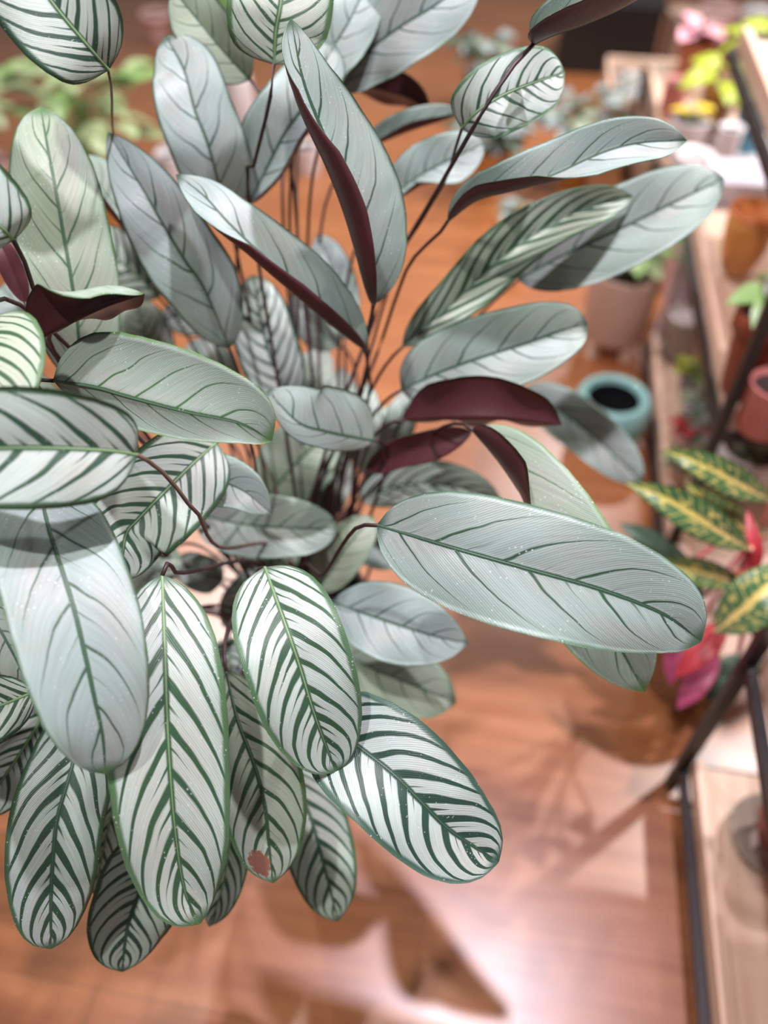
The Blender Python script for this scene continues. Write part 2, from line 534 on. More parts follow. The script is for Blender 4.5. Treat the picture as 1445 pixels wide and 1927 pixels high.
def box(name, centre, size, mat, parent=None, ax=None, bevel=0.003, origin=None):
    """bevelled box; ax = unit vector (xy) of its local y axis; mesh lies in its own frame so that grain follows it"""
    bm = bmesh.new()
    bmesh.ops.create_cube(bm, size=1.0)
    for v in bm.verts:
        v.co = Vector((v.co.x * size[0], v.co.y * size[1], v.co.z * size[2]))
    if bevel:
        bmesh.ops.bevel(bm, geom=list(bm.edges), offset=bevel, segments=2, affect='EDGES', profile=0.6)
    me = bpy.data.meshes.new(name)
    bm.to_mesh(me)
    bm.free()
    me.materials.append(mat)
    o = bpy.data.objects.new(name, me)
    COL.objects.link(o)
    rz = 0.0 if ax is None else math.atan2(-ax[0], ax[1])
    loc = Vector(centre)
    if parent is not None:
        o.parent = parent
        loc = loc - Vector(parent.location)
    o.location = loc
    o.rotation_euler = (0, 0, rz)
    return o


def prof_interp(tab, u):
    xs = [a for a, _ in tab]
    ys = [b for _, b in tab]
    return np.interp(u, xs, ys)


PROF = {
    'n': [(0, 0.0), (.015, .15), (.04, .33), (.08, .52), (.13, .68), (.2, .83), (.3, .95), (.4, 1), (.5, .99), (.6, .955), (.7, .88), (.79, .765), (.86, .63), (.92, .44), (.96, .25), (.985, .09), (1, 0)],
    'blunt': [(0, 0.0), (.015, .18), (.04, .38), (.08, .57), (.13, .73), (.2, .87), (.3, .97), (.4, 1), (.52, .99), (.65, .945), (.76, .85), (.85, .71), (.91, .56), (.955, .38), (.985, .18), (1, 0.02)],
    'long': [(0, 0.0), (.02, .22), (.06, .45), (.12, .66), (.2, .84), (.3, .96), (.4, 1), (.5, .965), (.6, .88), (.7, .755), (.8, .59), (.88, .41), (.94, .24), (.98, .09), (1, 0)],
    'round': [(0, 0.0), (.015, .22), (.04, .46), (.08, .66), (.13, .80), (.2, .91), (.3, .98), (.42, 1), (.55, .99), (.68, .93), (.78, .83), (.86, .69), (.92, .53), (.96, .36), (.985, .18), (1, 0.0)],
    'pt': [(0, 0.0), (.02, .14), (.05, .32), (.1, .52), (.16, .70), (.25, .87), (.36, .98), (.46, 1), (.56, .97), (.66, .88), (.75, .75), (.83, .58), (.89, .42), (.94, .24), (.975, .09), (1, 0)],
    'lance': [(0, 0.02), (.05, .25), (.12, .5), (.25, .83), (.4, 1), (.55, .97), (.7, .8), (.82, .55), (.92, .28), (1, 0)],
}


def angle_tab(spec, u):
    """spec: number | (a, k) | list of numbers or (a, k) spread evenly base->tip; returns a(u), k(u) in radians"""
    if isinstance(spec, (int, float)):
        spec = [(spec, -14)]
    elif isinstance(spec, tuple):
        spec = [spec]
    spec = [(q, -14) if isinstance(q, (int, float)) else q for q in spec]
    xs = np.linspace(0, 1, len(spec)) if len(spec) > 1 else np.array([0.0])
    a = np.interp(u, xs, [q[0] for q in spec])
    k = np.interp(u, xs, [q[1] for q in spec])
    return np.radians(a), np.radians(k)


def blade(name, pts, half_w, A, B, mats, parent, prof='n', flip=False, nu=46, nv=9, thick=0.0005, ripple=4.0, seed=0.0, ws=(1.0, 1.0),
          rib=None, rib_r=0.0016):
    """A leaf blade as a real two-skinned sheet along a 3D midrib.
    A / B: opening angles of the two halves (0 = square to the line of sight, 90 = turned up to it, >90 folded over)."""
    c = spline(pts, nu)
    us = np.linspace(0, 1, nu)
    T = np.gradient(c, axis=0)
    T /= np.linalg.norm(T, axis=1)[:, None]
    # frame: facing direction fixed per leaf from its middle so the blade has one smooth frame
    N0 = []
    for i in range(nu):
        v = unit(CAM - c[i])
        N0.append(unit(v - np.dot(v, T[i]) * T[i]))
    N0 = np.array(N0)
    ker = np.array([1, 2, 3, 2, 1]) / 9.0
    pad = np.pad(N0, ((2, 2), (0, 0)), mode='edge')
    N0 = np.stack([np.convolve(pad[:, k], ker, 'valid') for k in range(3)], axis=1)
    N0 /= np.linalg.norm(N0, axis=1)[:, None]
    S = np.cross(N0, T)
    wid = half_w * prof_interp(PROF[prof], us)
    rnd = random.Random(int(seed * 977) + 5)
    f1, f2 = rnd.uniform(9, 14), rnd.uniform(9, 14)
    p1, p2 = rnd.uniform(0, 6), rnd.uniform(0, 6)
    grid = np.zeros((nu, 2 * nv + 1, 3))
    vv = np.zeros(2 * nv + 1)
    grid[:, nv] = c
    dv = 1.0 / nv
    for sgn, spec, f, p, wsc in ((1, A, f1, p1, ws[0]), (-1, B, f2, p2, ws[1])):
        a, k = angle_tab(spec, us)
        pos = c.copy()
        for j in range(nv):
            vm = (j + 0.5) * dv
            th = a + k * (vm - 0.5) + math.radians(ripple) * np.sin(f * us + p) * vm * 1.6
            pos = pos + (wid * dv * wsc)[:, None] * (sgn * np.cos(th)[:, None] * S + np.sin(th)[:, None] * N0)
            grid[:, nv + sgn * (j + 1)] = pos
            vv[nv + sgn * (j + 1)] = sgn * (j + 1) * dv
    nc = 2 * nv + 1
    du = np.gradient(grid, axis=0)
    dw = np.gradient(grid, axis=1)
    nrm = np.cross(du, dw)
    ln = np.linalg.norm(nrm, axis=2, keepdims=True)
    nrm = np.where(ln > 1e-12, nrm / np.maximum(ln, 1e-12), N0[:, None, :])
    # orient: at the midrib the normal must agree with N0
    if np.mean(np.sum(nrm[:, nv] * N0, axis=1)) < 0:
        nrm = -nrm
    topdir = -1.0 if flip else 1.0
    top = grid + nrm * (topdir * thick * 0.5)
    bot = grid - nrm * (topdir * thick * 0.5)
    V = np.concatenate([top.reshape(-1, 3), bot.reshape(-1, 3)])
    U = np.zeros((nu, nc, 2))
    U[:, :, 0] = us[:, None]
    U[:, :, 1] = vv[None, :] * 0.5 + 0.5
    UV = np.concatenate([U.reshape(-1, 2)] * 2)
    Fc, mi = [], []
    off = nu * nc
    # orientation of grid quad (i,j)->(i+1,j)->(i+1,j+1): decide once from geometry
    i0, j0 = nu // 2, nv
    q = np.cross(grid[i0 + 1, j0] - grid[i0, j0], grid[i0, j0 + 1] - grid[i0, j0])
    front = np.dot(q, N0[i0]) * topdir > 0
    for i in range(nu - 1):
        for j in range(nc - 1):
            a, b_, c_, d = i * nc + j, (i + 1) * nc + j, (i + 1) * nc + j + 1, i * nc + j + 1
            if front:
                Fc.append((a, b_, c_, d))
                Fc.append((off + d, off + c_, off + b_, off + a))
            else:
                Fc.append((d, c_, b_, a))
                Fc.append((off + a, off + b_, off + c_, off + d))
            mi += [0, 1]
    for i in range(nu - 1):
        for j in (0, nc - 1):
            a, b_ = i * nc + j, (i + 1) * nc + j
            Fc.append((a, b_, off + b_, off + a))
            mi.append(0)
    o = mesh_obj(name, V, Fc, mats, parent, mi, True, UV)
    if rib is not None:
        k0, k1 = 0, int(nu * 0.93)
        rp = top[k0:k1, nv]
        sides = 6
        RV, RF = [], []
        n = len(rp)
        for i in range(n):
            w = rib_r * (1.0 - 0.8 * i / (n - 1))
            nn = nrm[i, nv] * topdir
            ss = S[i]
            for q_ in range(sides):
                an = 2 * math.pi * q_ / sides
                RV.append(rp[i] + ss * (w * math.cos(an)) + nn * (w * 0.55 * math.sin(an)))
        for i in range(n - 1):
            for q_ in range(sides):
                q2 = (q_ + 1) % sides
                RF.append((i * sides + q_, i * sides + q2, (i + 1) * sides + q2, (i + 1) * sides + q_))
        mesh_obj('midrib', RV, RF, rib, o)
    return o, c


# ------------------------------------------------------------------ the setting
def make_floor():
    V = [(-6, -3, 0), (6, -3, 0), (6, 9, 0), (-6, 9, 0), (-6, -3, -.05), (6, -3, -.05), (6, 9, -.05), (-6, 9, -.05)]
    Fc = [(0, 1, 2, 3), (7, 6, 5, 4), (0, 4, 5, 1), (1, 5, 6, 2), (2, 6, 7, 3), (3, 7, 4, 0)]
    o = mesh_obj('floor', V, Fc, M['floor'], None, smooth=False)
    o['kind'] = 'structure'
    o['label'] = 'reddish brown wood laminate shop floor'
    o['category'] = 'floor'


make_floor()

# ------------------------------------------------------------------ shelf units along the right side
SD = np.array([0.167, 0.986, 0.0])        # direction the shelves run
SP = np.array([0.986, -0.167, 0.0])       # across the shelves, to the right


def edge_x(y):
    return 0.409 + 0.169 * y


def shelf_unit(y0, y1, tiers, width, label, far_posts=2, leg_top=0.0):
    base = np.array([edge_x(y0), y0, 0.0])
    L = (y1 - y0) / SD[1]
    ctr = base + SD * L / 2 + SP * width / 2
    root = empty('plant_shelf', tuple(ctr), label, 'shelf', 'black framed wooden plant shelves')
    t = 0.022
    for z in tiers:
        # each tier: two planks, a raised lip along the sides, black rails underneath
        for k in range(2):
            w = width / 2 - 0.003
            p = base + SD * L / 2 + SP * (width * (0.25 + 0.5 * k)) + np.array([0, 0, z - t / 2])
            box('shelf_plank', p, (w, L, t), M['wood'], root, SD, 0.002)
        for q in (0.008, width - 0.008):
            p = base + SD * L / 2 + SP * q + np.array([0, 0, z + 0.006])
            box('edge_lip', p, (0.016, L, 0.036), M['wood'], root, SD, 0.002)
        for q in (-0.007, width + 0.007):
            p = base + SD * L / 2 + SP * q + np.array([0, 0, z - t - 0.008])
            box('rail', p, (0.013, L + 0.02, 0.020), M['black'], root, SD, 0.001)
        for q in (-0.008, L + 0.008):
            p = base + SD * q + SP * width / 2 + np.array([0, 0, z - t - 0.008])
            box('crossbar', p, (width, 0.014, 0.018), M['black'], root, SD, 0.001)
    top = max(max(tiers) + 0.012, leg_top)
    for a in (-0.009, L + 0.009):
        for q in ((-0.009, width + 0.009) if a < 0 or far_posts == 2 else (width / 2,)):
            p = base + SD * a * (1.0 if a < 0 or far_posts == 2 else 1.025) + SP * q + np.array([0, 0, top / 2])
            box('leg', p, (0.018, 0.018, top), M['black'], root, SD, 0.001)
    return root


shelf_unit(-0.35, 0.565, (0.10, 0.43), 0.42, 'black framed plank shelf nearest the camera at lower right', leg_top=0.66)
shelf_unit(1.02, 1.76, (0.08, 0.45, 0.80), 0.42, 'black framed plank shelf beside the teal pot, carrying the orange pot', 1)
shelf_unit(2.25, 2.97, (0.06, 0.32), 0.46, 'low plank shelf at upper right, crowded with white and amber pots')


# ------------------------------------------------------------------ the prayer plant
ROOT = np.array([-0.106, 0.60, 0.0])
SOIL = ROOT + np.array([0, 0, 0.48])
plant = empty('potted_prayer_plant', tuple(ROOT), 'large silver leaved prayer plant with burgundy leaf undersides filling the foreground', 'potted plant')
lathe('planter', [(0.062, 0.0), (0.066, 0.004), (0.083, 0.49), (0.087, 0.50), (0.087, 0.515), (0.080, 0.515), (0.078, 0.49), (0.078, 0.47)], ROOT, M['planter'], plant)
lathe('soil', [(0.0775, 0.465), (0.0775, 0.482), (0.05, 0.487), (0.0, 0.488)], ROOT, M['soil'], plant)

rng = random.Random(11)
LEAF_N = [0]


def leaf(kind, pts, W, A=8, B=8, prof='n', flip=False, tone=None, wide=1.0, green=0.25, veins=None, pet=None, pr=0.0017, rib=None,
         ripple=6.5, tan=False, scorch=0.0, root=None, label=None, stem=True, ws=(1.0, 1.0)):
    """pts: (px, py, depth) along the midrib from base to tip; W: half width in photo pixels at the leaf's own depth"""
    LEAF_N[0] += 1
    p3 = [P(*q) for q in pts]
    dm = sum(q[2] for q in pts) / len(pts)
    seed = (LEAF_N[0] * 0.6180339) % 1.0 * 7.0
    if rib is None:
        rib = 'rib_green' if kind == 'S' and rng.random() < 0.6 else 'rib_dark'
    o, c = blade('leaf', p3, W / FPX * dm, A, B, [M['top'], M['under']], plant, prof, flip, seed=seed,
                 rib=M[rib] if not flip else None, ripple=ripple, ws=ws, rib_r=0.0015 if kind == 'S' else 0.0013)
    o['p_stripe'] = {'S': 1.0, 'M': 0.6, 'G': 0.0}[kind]
    o['p_seed'] = seed
    o['p_tone'] = float(rng.uniform(0.0, 0.35) if tone is None else tone)
    o['p_veins'] = float(veins if veins else (8.2 if kind == 'S' else 5.2))
    o['p_wide'] = float(wide)
    o['p_green'] = float(green)
    o['p_scorch'] = float(scorch)
    if label:
        o['label'] = label
    if not stem:
        return o
    # petiole: through given pixels, then into the soil
    T0 = unit(c[0] - c[2])
    r = root or (rng.uniform(-0.045, 0.045), rng.uniform(-0.045, 0.045))
    end = SOIL + np.array([r[0], r[1], -0.012])
    path = [c[0] + T0 * -0.001]
    if pet:
        path += [P(*q) for q in pet]
    else:
        Lp = np.linalg.norm(end - c[0])
        h0 = c[0] + T0 * Lp * 0.22
        h1 = end + np.array([(c[0] - end)[0] * 0.12, (c[0] - end)[1] * 0.12, Lp * 0.45])
        for t in (0.1, 0.25, 0.45, 0.65, 0.85):
            path.append((1 - t) ** 3 * c[0] + 3 * (1 - t) ** 2 * t * h0 + 3 * (1 - t) * t * t * h1 + t ** 3 * end)
    if pet:
        last = path[-1]
        path.append(last * 0.4 + (end + np.array([0, 0, 0.12])) * 0.6)
    path.append(end)
    tube('petiole', path, pr, pr * 1.35, M['petiole_tan'] if tan else M['petiole'], o, n=28)
    return o


# --- front, lower half of the photograph
leaf('G', [(709, 988, .635), (844, 1029, .60), (989, 1070, .59), (1134, 1111, .59), (1250, 1157, .60), (1319, 1207, .615)], 117, 6, 4, 'blunt', tone=0.12, green=0.2,
     pet=[(672, 992, .66), (640, 1032, .70), (606, 1082, .76)], label='broad silver leaf with thin dark veins reaching over the floor')
leaf('S', [(498, 1067, .63), (538, 1179, .60), (563, 1251, .595), (592, 1345, .60), (632, 1453, .62)], 100, 8, 8, 'round', wide=0.95, tone=0.15, green=0.35,
     pet=[(486, 1075, .68), (505, 1110, .78)], rib='rib_green', label='white and dark green striped leaf hanging at the centre')
leaf('S', [(305, 1081, .605), (311, 1250, .578), (316, 1384, .572), (328, 1549, .577), (347, 1674, .59), (376, 1738, .60)], 110, 8, 8, 'blunt', wide=0.9, tone=0.2, green=0.45,
     pet=[(308, 1066, .60), (322, 1060, .62), (345, 1078, .66)], rib='rib_green', label='longest hanging leaf with green and white chevron stripes')
leaf('G', [(74, 915, .585), (90, 990, .56), (114, 1066, .545), (138, 1142, .535), (160, 1232, .53), (178, 1315, .53), (193, 1385, .535), (199, 1457, .545)], 114, 4, 8, 'round', tone=0.0, green=0.35,
     label='pale silver leaf with dark veins at the left edge')
leaf('S', [(259, 856, .54), (207, 848, .525), (100, 843, .51), (0, 843, .505), (-120, 845, .505), (-230, 850, .51)], 115, 5, 18, 'round', wide=0.75, tone=0.1, green=0.3, veins=6.2,
     pet=[(290, 875, .57), (325, 908, .59), (348, 942, .61), (372, 965, .63), (415, 1030, .72)], pr=.0016, tan=True, rib='rib_green')
leaf('G', [(100, 716, .62), (180, 730, .60), (242, 748, .59), (346, 775, .58), (450, 797, .58), (511, 830, .59)], 118, [10, (4, 30), (4, 40), (10, 30), 20], [(-30, 30), (-18, 30), (-12, 30), (-12, 30), (-5, 30)],
     'blunt', tone=0.45, green=1.0, veins=5.6, ripple=3, ws=(1.0, 0.48), root=(-.05, .0), label='cupped grey leaf with a lime green tip')
leaf('S', [(408, 832, .70), (350, 885, .68), (262, 975, .665), (236, 1010, .66), (226, 1095, .66)], 92, 4, 14, 'round', wide=0.85, tone=0.3, green=0.2, root=(-.05, -.02), pr=.0014)
leaf('G', [(335, 880, .74), (400, 900, .72), (460, 925, .71), (511, 968, .715)], 52, 4, 20, 'pt', tone=0.2)
leaf('S', [(425, 1262, .69), (445, 1350, .67), (477, 1437, .66), (498, 1516, .66), (506, 1590, .665), (514, 1662, .675)], 84, 6, 6, 'n', wide=0.85, tone=0.55, green=0.5, rib='rib_dark',
     scorch=-1.0, label='striped leaf with a brown scorched spot by its tip')
leaf('S', [(580, 1335, .66), (666, 1399, .63), (738, 1455, .615), (793, 1510, .61), (850, 1565, .615), (938, 1622, .63)], 108, 10, 3, 'blunt', wide=1.2, veins=9, tone=0.0, green=0.0, rib='rib_dark',
     label='dark green and silver striped leaf slanting down over the bright floor')
leaf('G', [(624, 1132, .82), (711, 1163, .80), (815, 1196, .79), (882, 1211, .80)], 74, 8, 8, 'pt', tone=0.0, green=0.0, root=(.05, -.02))
leaf('G', [(635, 1225, .90), (711, 1262, .88), (780, 1290, .87), (858, 1323, .88)], 66, 10, 10, 'n', tone=0.75, green=0.6, root=(.05, -.03))
leaf('G', [(372, 968, .86), (450, 985, .85), (540, 993, .84), (636, 995, .85)], 62, 4, 12, 'round', tone=0.4, green=0.2)
leaf('G', [(505, 935, .98), (545, 885, .97), (590, 840, .96), (650, 795, .97)], 72, 8, 8, 'n', tone=0.8, green=0.5, root=(.02, .05))
leaf('G', [(704, 828, .80), (660, 822, .77), (610, 812, .75), (560, 795, .74), (502, 735, .745)], 86, -10, 4, 'n', ws=(0.38, 1.0), tone=0.15, green=0.2, root=(.06, .03))
leaf('G', [(596, 1115, .90), (625, 1065, .89), (660, 1020, .88), (703, 972, .89)], 46, 8, 8, 'n', tone=0.95, green=0.6, root=(.04, .0))
leaf('S', [(676, 938, .98), (760, 912, .96), (850, 915, .95), (945, 945, .96)], 46, 4, 20, 'n', wide=0.8, tone=0.2, green=0.0, root=(.06, .02))
leaf('G', [(665, 1005, .97), (700, 1025, .96), (770, 1050, .96)], 42, 8, 8, 'n', tone=0.2, green=0.0, root=(.05, .0))

# --- lower left cluster
leaf('S', [(66, 1301, .63), (0, 1328, .61), (-80, 1350, .60), (-170, 1365, .61)], 66, 5, 5, 'n', wide=1.25, tone=0.3, green=0.1, root=(-.06, -.02))
leaf('G', [(-70, 1060, .68), (-20, 1150, .66), (30, 1240, .655), (62, 1310, .66)], 66, 5, 5, 'n', tone=0.35, green=0.1, root=(-.06, .0))
leaf('S', [(160, 1310, .66), (138, 1433, .63), (110, 1532, .615), (101, 1600, .61), (96, 1690, .615), (96, 1785, .63)], 84, 5, 5, 'blunt', wide=1.1, tone=0.0, green=0.25, rib='rib_dark', root=(-.06, -.04))
leaf('S', [(112, 1290, .70), (70, 1365, .69), (20, 1445, .68), (-50, 1540, .68)], 64, 5, 8, 'n', wide=0.9, tone=0.0, green=0.1, root=(-.06, -.03))
leaf('S', [(318, 1545, .72), (268, 1665, .70), (240, 1745, .695), (230, 1829, .70)], 82, 5, 14, 'n', wide=1.0, tone=0.35, green=0.0, rib='rib_dark', root=(-.03, -.06))
leaf('S', [(235, 1420, .74), (210, 1530, .73), (192, 1610, .73), (178, 1685, .735)], 40, 5, 5, 'n', wide=1.0, tone=0.5, green=0.4, root=(-.04, -.05))
leaf('S', [(440, 1470, .74), (432, 1580, .73), (418, 1670, .73), (393, 1744, .735)], 42, 5, 5, 'n', wide=1.3, tone=0.5, green=0.3, root=(-.02, -.06))
leaf('S', [(548, 1440, .79), (585, 1540, .775), (610, 1630, .77), (636, 1734, .775)], 66, 5, 5, 'n', wide=1.1, tone=0.45, green=0.3, rib='rib_dark', root=(.02, -.06))

# --- left side
leaf('S', [(26, 452, .56), (0, 425, .545), (-60, 365, .535), (-130, 270, .54)], 82, 5, 5, 'round', wide=0.85, tone=0.1, green=0.35, rib='rib_green',
     pet=[(45, 490, .58), (62, 540, .60), (95, 620, .64), (125, 690, .70)])
leaf('G', [(152, 722, .74), (146, 610, .71), (133, 519, .695), (121, 450, .69), (107, 370, .685), (92, 290, .69), (76, 202, .70)], 86, 8, 8, 'blunt', tone=0.85, green=0.75, rib='rib_dark', root=(-.06, .03),
     label='sage green leaf standing upright with a vivid green midrib')
leaf('G', [(70, 640, .60), (140, 606, .585), (205, 575, .58), (272, 553, .58)], 92, [(8, 0), (16, 40), (60, 190), (85, 240)], [(-88, 20), (-80, 20), (-60, 20)], 'n', flip=True, tone=0.7, green=0.8, root=(-.06, .03),
     label='leaf turned to show its burgundy underside')
leaf('S', [(-14, 596, .56), (-6, 660, .54), (-12, 740, .53), (-22, 815, .535)], 88, 22, 5, 'round', wide=1.0, tone=0.9, green=0.6, root=(-.06, .0))
leaf('G', [(48, 570, .68), (30, 525, .67), (5, 470, .66), (-25, 420, .66)], 22, 8, 8, 'n', flip=True, root=(-.06, .02))
leaf('G', [(432, 655, .82), (384, 543, .78), (346, 487, .76), (301, 412, .745), (263, 346, .74), (202, 249, .75)], 76, 5, 12, 'long', tone=0.1, green=0.2, root=(-.03, .05))
leaf('G', [(428, 405, .83), (408, 332, .80), (391, 270, .78), (367, 208, .77), (346, 131, .765), (312, 69, .775)], 72, 5, 5, 'blunt', tone=0.0, green=0.0, root=(-.02, .06))
leaf('G', [(318, 497, .88), (265, 440, .86), (210, 380, .85), (150, 292, .86)], 56, (80, 110), 10, 'n', tone=0.4, green=0.1, root=(-.04, .05))
leaf('S', [(300, 560, .95), (260, 520, .94), (210, 480, .93), (160, 430, .94)], 55, 5, 5, 'n', wide=1.2, tone=0.4, green=0.1, root=(-.05, .04))
leaf('S', [(205, 132, .60), (160, 80, .58), (95, 0, .565), (20, -110, .555), (-10, -200, .56)], 104, 6, 6, 'round', wide=0.85, tone=0.25, green=0.1, rib='rib_green',
     pet=[(210, 170, .64), (214, 260, .76), (235, 370, .86)], pr=.0010, tan=True)
leaf('S', [(516, 122, .68), (519, 60, .665), (529, 0, .655), (545, -130, .65)], 98, 8, 8, 'round', wide=0.7, tone=0.5, green=0.5, rib='rib_green',
     pet=[(510, 175, .69), (497, 235, .72), (478, 310, .755), (468, 370, .80)])
leaf('G', [(470, 150, .80), (420, 95, .78), (375, 40, .77), (325, -20, .775)], 58, (5, -14), 25, 'n', tone=0.9, green=0.3, root=(-.02, .06))

# --- upper middle
leaf('G', [(468, 384, .84), (500, 320, .82), (535, 252, .80), (573, 195, .79), (630, 80, .79)], 76, 5, [(70, 140), (68, 140), (55, 120), (20, 40)], 'n', tone=0.1, green=0.0, root=(.0, .06))
leaf('G', [(703, 574, .74), (684, 470, .70), (648, 350, .67), (604, 242, .645), (570, 150, .625), (547, 34, .61)], 104,
     [(98, 100), (100, 110), (103, 120), (100, 125), (80, 115), (25, 20)], [-5, -20, -24, -22, -15], 'long', ws=(1.18, 1.08), tone=0.1, green=0.15, ripple=2, pr=.0020,
     pet=[(700, 590, .77), (690, 640, .81), (686, 720, .88)], label='tall upright leaf folded lengthwise, burgundy outside and silver inside')
leaf('G', [(688, 660, .78), (610, 590, .74), (525, 510, .715), (435, 425, .70), (385, 370, .70), (331, 328, .71)], 74,
     [(112, 120), (108, 125), (104, 130), (90, 130), (40, 60), (10, 0)], [0, -20, -24, -22, -15], 'long', ws=(1.0, 1.08), tone=0.0, green=0.2, ripple=2,
     pet=[(692, 690, .82), (688, 760, .90)], label='arching leaf with a burgundy fold along its lower side')
leaf('S', [(548, 760, .93), (520, 700, .91), (497, 630, .90), (476, 518, .90)], 60, 5, 5, 'blunt', wide=0.85, tone=0.1, green=0.0, rib='rib_dark', root=(.0, .06))
leaf('G', [(648, 640, .96), (640, 570, .95), (622, 500, .94), (598, 440, .95)], 40, 5, 5, 'n', tone=0.1, green=0.0, root=(.03, .06))
leaf('G', [(640, 650, 1.0), (605, 625, .99), (575, 590, .98), (552, 550, .98)], 38, 5, 5, 'n', tone=0.2, green=0.0, root=(.03, .06))
leaf('G', [(590, 160, .84), (620, 100, .82), (663, 28, .81), (705, -70, .81)], 54, 5, 5, 'n', tone=0.1, green=0.0, root=(.02, .07))
leaf('G', [(560, 130, .88), (580, 70, .87), (610, 0, .86), (640, -70, .86)], 48, 5, 5, 'n', tone=0.1, green=0.0, root=(.02, .07))
leaf('G', [(640, 175, .86), (684, 105, .84), (750, 52, .82), (832, 0, .81), (905, -70, .81)], 68, 5, 8, 'n', tone=0.0, green=0.0, root=(.03, .07))
leaf('G', [(655, 160, .92), (715, 168, .91), (770, 185, .90), (810, 212, .90)], 42, [(25, 30)], [(-60, 10)], 'n', flip=True, root=(.04, .06))
leaf('G', [(688, 278, .91), (750, 250, .89), (810, 230, .88), (868, 212, .88)], 36, 20, (105, 110), 'n', tone=0.1, root=(.04, .06))
leaf('G', [(733, 372, .88), (790, 330, .86), (850, 298, .85), (914, 270, .85)], 52, 5, [(80, 120), (75, 120), (20, 40), 5], 'n', tone=0.1, green=0.0, root=(.05, .06))

# --- right side
leaf('G', [(755, 734, .84), (824, 702, .82), (892, 677, .80), (989, 646, .79), (1062, 620, .79), (1106, 612, .80)], 76, 5, 18, 'round', tone=0.2, green=0.0, root=(.06, .04))
leaf('G', [(974, 527, .88), (1058, 481, .86), (1135, 445, .85), (1207, 411, .85), (1269, 380, .85), (1362, 336, .86)], 76, 5, 5, 'blunt', tone=0.25, green=0.0,
     pet=[(920, 575, .90), (840, 660, .93), (760, 780, .97)])
leaf('S', [(757, 653, .84), (846, 577, .82), (942, 486, .81), (1039, 423, .81), (1105, 392, .815), (1192, 370, .83)], 62, 32, 45, 'n', wide=1.15, tone=0.6, green=0.35, rib='rib_dark', root=(.06, .05))
leaf('G', [(842, 416, .74), (895, 378, .72), (960, 358, .70), (1040, 330, .69), (1135, 287, .68), (1210, 268, .68), (1293, 265, .69)], 60, [30, 18, 10, 10, 20],
     [(128, 80), (120, 90), (100, 90), (60, 40), (40, 20), 20], 'n', tone=0.05, green=0.2, pet=[(830, 435, .76), (775, 490, .80), (745, 560, .84), (700, 690, .90)])
leaf('G', [(1002, 84, .655), (1040, 66, .64), (1110, 42, .635), (1195, 2, .635), (1300, -70, .645)], 88, [28, 18, 8, 5], [(122, 70), (118, 60), (115, 60)], 'n', tone=0.2, green=0.3, ripple=2,
     pet=[(960, 130, .645), (930, 175, .65), (905, 215, .66), (862, 290, .69), (810, 380, .77), (745, 490, .82), (712, 580, .87)], pr=.0019)
leaf('S', [(868, 242, .70), (898, 210, .685), (945, 180, .68), (1003, 156, .685), (1063, 136, .70)], 66, 4, 4, 'round', wide=0.62, tone=0.1, green=0.3, rib='rib_green', veins=6,
     pet=[(855, 285, .73), (838, 340, .76), (790, 420, .80), (735, 530, .85)], pr=.0014)
leaf('G', [(760, 791, .82), (850, 790, .79), (950, 791, .78), (1057, 800, .79)], 84, [(12, 40), (15, 50), (25, 60)], [(-85, 10)], 'n', flip=True, root=(.06, .02),
     label='drooping leaf seen from its burgundy underside')
leaf('G', [(983, 733, 1.12), (1040, 765, 1.10), (1110, 815, 1.09), (1160, 860, 1.09), (1207, 907, 1.10)], 48, 5, 5, 'blunt', tone=0.1, green=0.0, root=(.07, .01))
leaf('G', [(888, 812, .80), (830, 833, .81), (760, 852, .83), (688, 884, .86)], 34, [(30, 40)], [(25, 30)], 'n', flip=True, stem=False)
leaf('G', [(887, 807, .74), (940, 870, .715), (1010, 975, .695), (1080, 1080, .685), (1150, 1190, .685), (1213, 1303, .70)], 102, [8, 6, 6, 8], [(125, 70), (118, 60), (60, 40), 8, 8], 'n', tone=0.7, green=1.0,
     pet=[(865, 797, .76), (830, 805, .79), (790, 835, .84), (740, 880, .90)], ripple=2, label='pale leaf tucked behind the broad silver leaf, with a lime tip')

# --- shaded low leaves in the heart of the clump
for (bx, by, tx, ty, d, w, kd) in [(560, 1010, 470, 1100, 1.0, 48, 'S'), (600, 980, 655, 860, 1.05, 38, 'G'), (640, 960, 590, 830, 1.06, 36, 'G'),
                                   (690, 900, 760, 760, 1.02, 38, 'G'), (660, 870, 640, 690, 1.08, 34, 'G'), (700, 850, 690, 720, 1.02, 30, 'S'),
                                   (420, 1090, 330, 1050, .92, 36, 'G'), (330, 1030, 250, 1120, .88, 40, 'G'), (520, 1080, 420, 1180, .95, 50, 'S'),
                                   (730, 860, 780, 730, .98, 32, 'G'), (300, 700, 250, 560, 1.05, 48, 'S'), (420, 760, 360, 640, 1.04, 50, 'G'),
                                   (560, 800, 610, 650, 1.1, 42, 'G'), (230, 760, 170, 640, .98, 44, 'G'), (400, 820, 300, 840, .92, 50, 'G'),
                                   (620, 1150, 690, 1240, .98, 44, 'S'), (90, 1010, 30, 1130, .82, 55, 'G'), (430, 1200, 440, 1320, .88, 50, 'S'),
                                   (120, 800, 30, 700, .84, 44, 'G'), (60, 620, 0, 540, .9, 44, 'G'), (480, 560, 300, 600, 1.08, 44, 'S')]:
    mx, my = (bx + tx) / 2 + rng.uniform(-8, 8), (by + ty) / 2 + rng.uniform(-8, 8)
    leaf(kd, [(bx, by, d + .03), (mx, my, d), (tx, ty, d + .01)], w, 8, 8, 'n', tone=rng.uniform(0.2, 0.7), green=0.1)


